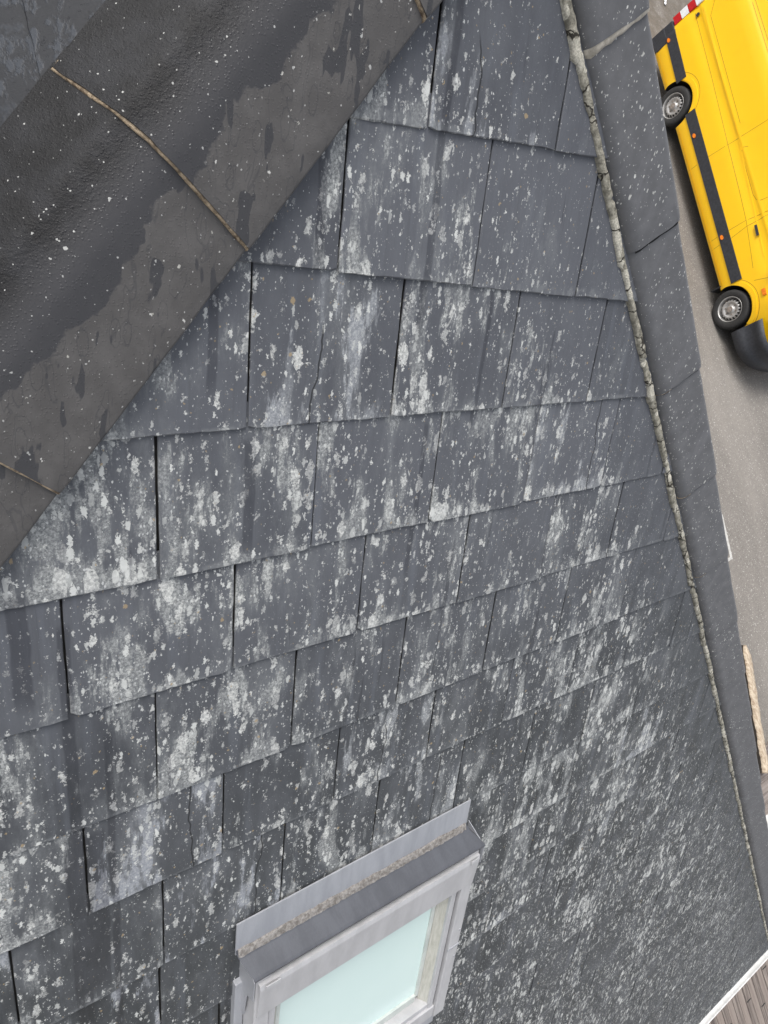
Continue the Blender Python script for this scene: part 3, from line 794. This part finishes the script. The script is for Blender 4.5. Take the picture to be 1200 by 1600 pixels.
# timber sleeper beside the deck, pale peeling top and shadow side painted dark
def beam(name, P0, P1, wd, hg, rng, mats):
    n = 60; V = []; F = []; mi = []
    d = (P1-P0); L = d.length; d = d/L; sd_ = Vector((-d.y, d.x, 0))
    sec = [(-.5, 0), (-.5, .8), (-.42, .97), (-.15, .985), (.15, .99), (.42, .96), (.5, .8), (.5, 0)]
    for i in range(n+1):
        t = i/n; tap = min(1, .25+t*9) if t < .1 else 1
        for (a, b) in sec:
            nz = mnoise.noise((t*L*5, a*4, 1))*.014+mnoise.noise((t*L*22, a*9, 1))*.007
            P = P0+d*(t*L)+sd_*(a*wd*tap+nz); V.append((P.x, P.y, P.z+b*hg*(.9+.1*tap)+(nz*.8 if b > 0 else 0)))
    k = len(sec)
    for i in range(n):
        for j in range(k-1):
            a = i*k+j; F.append((a, a+1, a+k+1, a+k)); mi.append(1 if j in (0, k-2) else 0)
    F.append(tuple(range(k))); mi.append(1); F.append(tuple(range(n*k, n*k+k))); mi.append(1)
    ob = link(name, mesh(name, V, F, True, mi), mats)
    for p in ob.data.polygons: p.use_smooth = p.material_index == 0
    return ob
b = beam('timber_sleeper', Vector((-10.50, 2.20, 0)), Vector((-9.98, 3.98, 0)), .135, .26, rd, ['sleeper', 'sleeper_shadow'])
tag(b, 'pale peeling timber sleeper edging the asphalt beside the deck', 'timber')

# amber leaves in a white-rimmed tub at the deck edge
tub = thing('planter_tub', 'small white-rimmed tub of amber leaves at the deck edge', 'planter', (-9.82, 4.66, .121))
m = MB(); ns = 24
V = []; F = []
for (r, z) in ((.12, 0), (.16, .20), (.185, .205), (.185, .235), (.165, .235), (.155, .17)):
    for i in range(ns): V.append((r*math.cos(i*2*PI/ns), r*math.sin(i*2*PI/ns), z))
for j in range(5):
    for i in range(ns): F.append((j*ns+i, j*ns+(i+1) % ns, (j+1)*ns+(i+1) % ns, (j+1)*ns+i))
F.append(tuple(range(ns)))
link('tub', mesh('tub', V, F, True), 'white', tub)
V = []; F = []
for i in range(90):
    a = rd.uniform(0, 2*PI); r = .15*math.sqrt(rd.random()); z = .18+rd.uniform(0, .06)
    cx, cy = r*math.cos(a), r*math.sin(a); w_ = rd.uniform(.02, .04); t = rd.uniform(0, PI); tz = rd.uniform(-.02, .02)
    bi = len(V)
    for (u, v, zz) in ((-1, 0, 0), (0, .5, tz), (1, 0, .5*tz), (0, -.5, -tz)): V.append((cx+w_*(u*math.cos(t)-v*math.sin(t)), cy+w_*(u*math.sin(t)+v*math.cos(t)), z+zz))
    F.append((bi, bi+1, bi+2, bi+3))
link('leaves', mesh('leaves', V, F), 'leaf', tub)

# litter behind the van
for (x, y, l, wd, a, lab) in ((-15.35, -10.0, .20, .05, .6, 'pale scrap of paper on the dirt nearest the van bumper'), (-15.75, -10.95, .34, .06, 1.0, 'long pale paper strip lying farther behind the van')):
    V = []; F = []
    for i in range(9):
        t = i/8-.5; zz = .012+.02*math.sin(i*1.3)**2
        for sgn in (-1, 1): V.append((x+l*t*math.cos(a)-sgn*wd/2*math.sin(a), y+l*t*math.sin(a)+sgn*wd/2*math.cos(a), zz))
    for i in range(8): F.append((2*i, 2*i+1, 2*i+3, 2*i+2))
    tag(link('paper_scrap', mesh('paper_scrap', V, F, True), 'wstripe'), lab, 'litter')

# ------------------------------------------------------------------ yellow van; local x forward from the front axle, y left, z up
HEAD = math.radians(83.816)
right = Vector((math.sin(HEAD), -math.cos(HEAD), 0))
vloc = Vector((-13.215, -3.366, 0))-right*1.0
van = thing('delivery_van', 'yellow delivery van with dark side trim parked on the asphalt', 'van', vloc, rotz=HEAD)
WB = 4.3
def halfw(z):
    T = [(.28, .955), (.34, .985), (.50, 1.0), (.75, 1.0), (1.08, .995), (1.12, .985), (1.28, .972), (1.33, .985), (1.38, .978), (2.05, .955), (2.14, .925), (2.45, .885), (2.62, .82), (2.70, .68), (2.73, 0)]
    for (a, b), (c_, d2) in zip(T, T[1:]):
        if z <= c_: return b+(d2-b)*(z-a)/(c_-a) if z >= a else b
    return 0
ZS = [.28, .31, .36, .43, .50, .60, .70, .80, .95, 1.07, 1.12, 1.20, 1.28, 1.305, 1.33, 1.355, 1.38, 1.6, 1.85, 2.05, 2.10, 2.14, 2.25, 2.45, 2.54, 2.62, 2.67, 2.70, 2.73]
def topz(x):      # roof and bonnet line
    T = [(-5.75, 2.70), (-5.5, 2.73), (-1.15, 2.73), (-.75, 2.62), (.02, 1.62), (.30, 1.36), (.78, 1.14), (.92, .95), (1.0, .70)]
    if x <= T[0][0]: return T[0][1]
    for (a, b), (c_, d2) in zip(T, T[1:]):
        if x <= c_: return b+(d2-b)*(x-a)/(c_-a)
    return .7
def noseq(x):     # plan taper
    if x > .1: t = (x-.1)/.95; return 1-.46*t**1.5
    if x < -5.6: return 1-.03*((-5.6-x)/.15)
    if x > -1.3: return 1-.0*(x+1.3)
    return 1
XS = [-5.74, -5.72, -5.66, -5.5, -5.0, -4.6, -4.3, -4.0, -3.6, -2.88, -2.2, -1.38, -1.15, -.95, -.75, -.5, -.25, .02, .15, .30, .45, .6, .7, .78, .86, .92, .97, 1.0]
V = []; F = []
nz = len(ZS)
for x in XS:
    tz = topz(x)
    for sgn in (-1, 1):
        for z in ZS:
            zz = min(z, tz) if z < tz else tz
            hwid = halfw(z)
            if z > tz:    # fold the section in under the lower roofline
                over = (z-tz)/(2.73-tz+1e-6); hwid = halfw(tz)*(1-over)**.6
                zz = tz+.03*math.sin(over*PI/2)
            if x > -1.3 and z > 1.35: hwid -= .05*min(1, (z-1.35)/.7)
            yy = sgn*hwid*noseq(x)
            bot = .28 if -5.7 < x < .9 else .34
            V.append((x, yy, max(zz, bot)))
st = 2*nz
for i in range(len(XS)-1):
    for sgn in (0, 1):
        for j in range(nz-1):
            a = i*st+sgn*nz+j; F.append((a, a+st, a+st+1, a+1))
    F.append((i*st, i*st+nz, (i+1)*st+nz, (i+1)*st))
for i in (0, len(XS)-1):
    for j in range(nz-1): a = i*st+j; F.append((a, a+1, a+nz+1, a+nz))
me = mesh('body', V, F)
bm = bmesh.new(); bm.from_mesh(me); bmesh.ops.remove_doubles(bm, verts=bm.verts, dist=.0005)
bmesh.ops.recalc_face_normals(bm, faces=bm.faces); bm.to_mesh(me); bm.free()
body = link('body', me, ['yellow', 'well'], van)
# wheel arches cut out of the body
cut = MB()
for (cx, R, fl) in ((0.0, .425, 0), (-WB, .435, 0)):
    for sgn in (-1, 1):
        y0, y1 = sorted((sgn*.62, sgn*1.2)); poly = []
        for i in range(33):
            t = -.35+ (PI+.7)*i/32; poly.append((cx+R*math.cos(t), .36+R*math.sin(t)*.96))
        poly = [(cx+R*1.03, .1)]+poly+[(cx-R*1.03, .1)]
        cut.prism(poly, 1, y0, y1, 0)
cme = mesh('cut', cut.V, cut.F); cme.materials.append(M['well'])
bm = bmesh.new(); bm.from_mesh(cme); bmesh.ops.recalc_face_normals(bm, faces=bm.faces); bm.to_mesh(cme); bm.free()
co_ = bpy.data.objects.new('cutter', cme); COL.objects.link(co_)
co_.parent = van
md = body.modifiers.new('cut', 'BOOLEAN'); md.object = co_; md.operation = 'DIFFERENCE'; md.solver = 'EXACT'
try: md.material_mode = 'TRANSFER'
except Exception: pass
bpy.context.view_layer.update()
dg = bpy.context.evaluated_depsgraph_get()
nme = bpy.data.meshes.new_from_object(body.evaluated_get(dg)); body.modifiers.clear(); body.data = nme; nme.name = 'body'
bpy.data.objects.remove(co_)
bm = bmesh.new(); bm.from_mesh(nme)
for f in bm.faces: f.smooth = True
for e in bm.edges:
    if len(e.link_faces) == 2 and e.calc_face_angle() > .5: e.smooth = False
bm.to_mesh(nme); bm.free()

def sy(x, z, off=0.):      # surface of the right side
    hwid = halfw(z)
    if x > -1.3 and z > 1.35: hwid -= .05*min(1, (z-1.35)/.7)
    return -(hwid*noseq(x)+off)
def ribbon(m, pts, wd, off, side=1, mi=0, close=False, thick=.004):
    """flat band following the side surface along x,z points"""
    dense = []
    n = len(pts)
    for i in range(n-1):
        (xa, za), (xb, zb) = pts[i], pts[i+1]; L = math.hypot(xb-xa, zb-za); k = max(1, int(L/.06))
        for j in range(k): dense.append((xa+(xb-xa)*j/k, za+(zb-za)*j/k))
    dense.append(pts[-1])
    V = []
    for i, (x, z) in enumerate(dense):
        a = dense[max(0, i-1)]; b_ = dense[min(len(dense)-1, i+1)]; dx, dz = b_[0]-a[0], b_[1]-a[1]; L = math.hypot(dx, dz)+1e-9
        nx, nz_ = -dz/L*wd/2, dx/L*wd/2
        for sg in (-1, 1):
            X, Z = x+sg*nx, z+sg*nz_; V.append((X, side*sy(X, Z, off), Z))
    for i, (x, z) in enumerate(dense):
        a = dense[max(0, i-1)]; b_ = dense[min(len(dense)-1, i+1)]; dx, dz = b_[0]-a[0], b_[1]-a[1]; L = math.hypot(dx, dz)+1e-9
        nx, nz_ = -dz/L*wd/2, dx/L*wd/2
        for sg in (-1, 1):
            X, Z = x+sg*nx, z+sg*nz_; V.append((X, side*sy(X, Z, off-thick), Z))
    N2 = 2*len(dense); F = []
    for i in range(len(dense)-1):
        a = 2*i; F.append((a, a+1, a+3, a+2)); F.append((a, a+2, N2+a+2, N2+a)); F.append((a+1, N2+a+1, N2+a+3, a+3))
    m.add(V, F, mi)
def arc(cx, cz, r, a0, a1, n=24, sx=1.): return [(cx+sx*r*math.cos(a0+(a1-a0)*i/n), cz+r*math.sin(a0+(a1-a0)*i/n)) for i in range(n+1)]
seams = MB()
for sd2 in (1, -1):
    L1 = [[(-5.63, 1.20), (-4.3, 1.165), (-2.88, 1.11), (-1.95, 1.08), (-1.37, 1.05), (-.72, .97), (-.50, .94)],
          [(-2.90, .31), (-2.90, .50)], [(-2.90, .73), (-2.88, 1.11), (-2.87, 1.3), (-2.83, 2.2)],
          [(-1.38, .31), (-1.38, .5)], [(-1.38, .72), (-1.38, 1.04), (-1.33, 1.44), (-1.30, 2.3)],
          [(-1.21, .31), (-1.22, .5)], [(-1.22, .72), (-1.27, 1.02), (-1.27, 1.45), (-1.24, 2.2)],
          [(-5.0, 2.12), (-3.0, 2.12)], [(-5.1, 2.17), (-3.0, 2.17)],
          [(-5.35, 1.44), (-3.1, 1.40)], [(-5.35, 1.44), (-5.60, 1.60)],
          [(-2.62, 1.42), (-2.66, 1.34), (-2.60, 1.28), (-1.75, 1.27), (-1.63, 1.30), (-1.58, 1.36), (-1.50, 1.85)],
          arc(0, .40, .50, PI*.93, PI*.12, 24), arc(-WB-.02, .40, .53, PI*.86, PI*.10, 24),
          [(-.28, .90), (-.21, 1.13), (-.19, 1.35)]]
    for l in L1: ribbon(seams, l, .0065, .0015, sd2)
seams.build('panel_seams', 'seam', van)
# bright pressed crease line along the side
cr = MB()
for sd2 in (1, -1): ribbon(cr, [(-5.62, 1.375), (-4.52, 1.35), (-2.95, 1.31)], .030, .006, sd2); ribbon(cr, [(-2.8, 1.29), (-1.5, 1.22), (-.6, 1.16)], .022, .005, sd2)
for sd2 in (1, -1):
    ribbon(cr, [(-3.80, .322), (-.50, .322)], .028, .012, sd2); ribbon(cr, [(-5.52, .335), (-4.80, .335)], .028, .012, sd2)
cr.build('body_crease', 'yellow', van)
# dark side trim band
band = MB()
for sd2 in (1, -1):
    ribbon(band, [(-5.66, .685), (-4.62, .65)], .20, .018, sd2, thick=.03)
    ribbon(band, [(-3.93, .64), (-.42, .615)], .20, .018, sd2, thick=.03)
band.build('side_trim', 'plastic', van)
# wheel-arch flares
fl = MB()
for sd2 in (1, -1):
    ribbon(fl, arc(0, .38, .445, PI*.80, PI*.14, 26), .075, .014, sd2, thick=.02); ribbon(fl, arc(-WB, .38, .46, PI*.76, PI*.20, 26), .07, .010, sd2, thick=.02)
fl.build('arch_flare', 'yellow', van)
# side marker lamps
for (x, z) in ((-5.53, .63), (-3.44, .60), (-1.32, .58)):
    for sd2 in (1, -1):
        m = MB(); y = -sy(x, z, 0) ; y = -sd2*y
        m.prism([(x+.045*math.cos(t*PI/8), z+.028*math.sin(t*PI/8)) for t in range(16)], 1, y+(-sd2)*.018, y+(-sd2)*.032); m.build('side_marker', 'orange', van)
m = MB(); ribbon(m, [(-.06, 1.01), (.06, 1.01)], .065, .022, 1, thick=.02); m.build('indicator', 'orange', van)
m = MB(); ribbon(m, [(-1.20, 1.18), (-1.00, 1.17)], .040, .035, 1, thick=.02)
ribbon(m, [(-1.20, 1.18), (-1.00, 1.17)], .040, .035, -1, thick=.02); m.build('door_handle', 'plastic', van)
m = MB(); m.prism([(-5.55+.035*math.cos(t*PI/8), 1.245+.035*math.sin(t*PI/8)) for t in range(16)], 1, -.985-.004, -.985-.016); m.build('hinge_cap', 'plastic', van)
# front bumper: wraps round the nose
def wrap(name, zlo, zhi, out_, mat, x_from, flat_top=.0, par=van):
    V = []; F = []; n = 44; path = []
    for i in range(n+1):
        t = i/n*2-1          # -1 right side .. 1 left side
        a = abs(t)
        if a > .55: x = x_from+(.62-x_from)*(1-(a-.55)/.45); y = .985+out_
        else:
            ph = a/.55*PI/2; x = .62+(.50+out_)*math.cos(ph)**.75; y = (.985+out_)*math.sin(ph)**.62
        path.append((x, math.copysign(y, t) if t else 0.))
    secs = [(0, zlo, -.06), (0, zlo+.02, -.01), (1, zlo+(zhi-zlo)*.35, .012), (2, zlo+(zhi-zlo)*.42, -.012), (3, zlo+(zhi-zlo)*.72, -.02), (4, zlo+(zhi-zlo)*.80, .018), (5, zhi-.03, .005), (6, zhi, -.04)]
    for (x, y) in path:
        c0 = Vector((x-.2, y*.8, 0)); dv = Vector((x, y, 0))-Vector((.1, 0, 0)); dv.normalize()
        for (_, z, o2) in secs:
            V.append((x+dv.x*o2, y+dv.y*o2, z+(.10*max(0, 1-max(0, (x-.2)/.9)) if z > zlo+.3 else 0)))
    k = len(secs)
    for i in range(n):
        for j in range(k-1): a = i*k+j; F.append((a, a+1, a+k+1, a+k))
    V += [(v[0]*.8, v[1]*.8, v[2]) for v in V]; b0 = (n+1)*k
    for i in range(n):
        for j in range(k-1): a = b0+i*k+j; F.append((a, a+k, a+k+1, a+1))
    return link(name, mesh(name, V, F, True), mat, par)
bmp = wrap('front_bumper', .24, .77, .012, 'plastic', .43)
m = MB(); m.prism([(.86, .50), (.98, .52), (.99, .56), (.88, .55)], 1, -.66, -.78); m.build('fog_lamp_trim', 'rim', bmp)
m = MB(); m.box((1.075, -.26, .42), (1.088, .26, .53), 0, .003); m.build('number_plate', 'wstripe', van)
m = MB()
V = []; F = []
for sd2 in (1, -1):
    m = MB(); ribbon(m, [(.50, .98), (.62, .93), (.74, .87), (.86, .84)], .17, .012, sd2, thick=.05); m.build('headlight', 'lamp', van)
# rear bumper and reflective chevrons
m = MB(); m.box((-5.86, -.96, .30), (-5.70, .96, .60), 0, .03)
m.box((-5.86, -1.005, .30), (-5.52, -.93, .60), 0, .02); m.box((-5.86, .93, .30), (-5.52, 1.005, .60), 0, .02); m.box((-5.86, -1.0, .58), (-5.60, -.9, .78), 0, .02); m.build('rear_bumper', 'plastic', van)
for i in range(8):
    z0 = .80+i*.155; m = MB()
    for sd2 in (1, -1):
        y = (.985-.03*(z0 > 1.3))*sd2; a_, b2 = sorted((y, y-.10*sd2))
        m.box((-5.90, min(y, y-.16*sd2), z0), (-5.735, max(y+.004*sd2, y-.16*sd2+.004*sd2), z0+.150))
    m.build('reflective_stripe', 'red' if i % 2 == 0 else 'wstripe', van)
m = MB(); m.box((-5.752, -.88, .80), (-5.744, -.006, 2.5)); m.box((-5.752, .006, .80), (-5.744, .88, 2.5)); m.build('rear_door', 'yellow', van)
# cab glass
m = MB()
for sd2 in (1, -1): ribbon(m, [(-1.12, 1.75), (-.52, 1.70)], .62, .004, sd2)
m.build('side_window', 'darkglass', van)
V = []
for (x, dz) in ((.04, .0), (-.72, .0)):
    for y in (-.80, .80): V.append((x+.02, y*(1 if x > 0 else .92), topz(x)+.045))
m = MB(); m.add(V, [(0, 1, 3, 2)]); m.build('windscreen', 'darkglass', van)
for sd2 in (1, -1):
    m = MB(); y0, y1 = sorted((sd2*.98, sd2*1.20)); m.box((-.42, y0, 1.38), (-.30, y1, 1.72), 0, .03); m.build('wing_mirror', 'plastic', van)

# wheels
def lathe(prof, n=48):
    V = []; F = []
    for (r, y) in prof:
        for i in range(n): t = i*2*PI/n; V.append((r*math.cos(t), y, r*math.sin(t)))
    for j in range(len(prof)-1):
        for i in range(n): F.append((j*n+i, j*n+(i+1) % n, (j+1)*n+(i+1) % n, (j+1)*n+i))
    return V, F
tyre_p = [(.225, .10), (.30, .115), (.340, .105), (.354, .08), (.356, .0), (.354, -.08), (.340, -.105), (.325, -.113), (.30, -.118), (.26, -.117), (.232, -.108), (.224, -.095), (.222, .09)]
rim_p = [(.226, -.100), (.230, -.110), (.222, -.112), (.212, -.095), (.208, -.045), (.196, -.028)]
disc_p = [(.196, -.030), (.188, -.050), (.165, -.088), (.150, -.094), (.128, -.092), (.110, -.075), (.085, -.070), (.070, -.085), (.066, -.098), (.040, -.104), (.001, -.104)]
def wheel(x, sgn):
    hub = bpy.data.objects.new('wheel', None); COL.objects.link(hub); hub.parent = van; hub.location = (x, sgn*-.885, .357)
    hub.rotation_euler = (0, .3, 0) if sgn > 0 else (0, 0, PI)
    V, F = lathe(tyre_p, 64); link('tyre', mesh('tyre', V, F, True), 'rubber', hub)
    V, F = lathe(rim_p, 64); me_ = mesh('rim', V, F, True); 
    mm_ = MB(); mm_.add(V, F, 0); V, F = lathe(disc_p, 64); mm_.add(V, F, 0)
    
    m = mm_
    for i in range(18):       # ventilation holes round the rim
        a = i*2*PI/18; ca, sa = math.cos(a), math.sin(a)
        P = []
        for (dr, dt) in ((-.014, -.013), (-.014, .013), (.014, .016), (.014, -.016)):
            rr = .176+dr; aa = a+dt/rr*1.0; P.append((rr*math.cos(aa), -.0725+ (rr-.176)*1.65-.0035, rr*math.sin(aa)))
        P2 = [(p[0], p[1]+.01, p[2]) for p in P]
        m.add(P+P2, [(0, 1, 2, 3), (0, 4, 5, 1), (1, 5, 6, 2), (2, 6, 7, 3), (3, 7, 4, 0)], 1)
    for i in range(6):
        a = i*PI/3+.2; cx, cz = .098*math.cos(a), .098*math.sin(a)
        m.prism([(cx+.013*math.cos(t*PI/3), cz+.013*math.sin(t*PI/3)) for t in range(6)], 1, -.070, -.090, 2)
    m.prism([(.050*math.cos(t*PI/10), .050*math.sin(t*PI/10)) for t in range(20)], 1, -.100, -.112, 2)
    rim = m.build('rim', ['rim', 'well', 'hub'], hub)
    for p in rim.data.polygons: p.use_smooth = p.material_index == 0
for x in (0, -WB):
    for sgn in (1, -1): wheel(x, sgn)
m = MB(); m.box((-5.4, -.75, .27), (.7, .75, .34)); m.build('underbody', 'well', van)
m = MB(); m.box((-.50, -.97, .10), (-.485, -.72, .36), 0, .004); m.build('mud_flap', 'plastic', van)

# ------------------------------------------------------------------ every separate piece is a part of its own
SPLIT = ('glazing_bead', 'hood_clip', 'arch_flare', 'reflective_stripe', 'gasket', 'side_flashing', 'sash_frame', 'inner_frame', 'screw', 'door_handle', 'headlight',
         'rear_door', 'side_window', 'side_trim', 'body_crease', 'pane', 'frame', 'rear_bumper', 'deck_joist')
SINGLE = ('rear_bumper',)
for o in list(bpy.data.objects):
    bn = o.name.split('.')[0]
    if o.type != 'MESH' or bn not in SPLIT or bn in SINGLE: continue
    me = o.data; nv = len(me.vertices); par = list(range(nv))
    def find(a):
        while par[a] != a: par[a] = par[par[a]]; a = par[a]
        return a
    for p in me.polygons:
        r0 = find(p.vertices[0])
        for v in p.vertices[1:]: par[find(v)] = r0
    isl = {}
    for v in range(nv): isl.setdefault(find(v), []).append(v)
    if len(isl) < 2: continue
    TDn = [t for t in TODO if t[0] == o]
    pieces = []
    for key, vs in isl.items():
        mp = {v: i for i, v in enumerate(vs)}
        F = [[mp[v] for v in p.vertices] for p in me.polygons if p.vertices[0] in mp]
        nm = mesh(bn, [me.vertices[v].co[:] for v in vs], F, me.polygons[0].use_smooth)
        for m_ in me.materials: nm.materials.append(m_)
        pieces.append(nm)
    o.data = pieces[0]
    for nm in pieces[1:]:
        c2 = o.copy(); c2.data = nm; COL.objects.link(c2)
        if TDn: TODO.append((c2, TDn[0][1]))
# ------------------------------------------------------------------ place everything that was modelled in a slope's frame
bpy.context.view_layer.update()
for o, mw in TODO:
    p = o.parent
    o.matrix_parent_inverse = Matrix.Identity(4)
TD = {o.name: mw for o, mw in TODO}
def worldof(o):
    if o is None: return Matrix.Identity(4)
    if o.name in TD: return TD[o.name]
    loc = Matrix.Translation(o.location) @ o.rotation_euler.to_matrix().to_4x4()
    return worldof(o.parent) @ loc if o.parent else loc
for o, mw in TODO:
    o.matrix_local = worldof(o.parent).inverted() @ mw
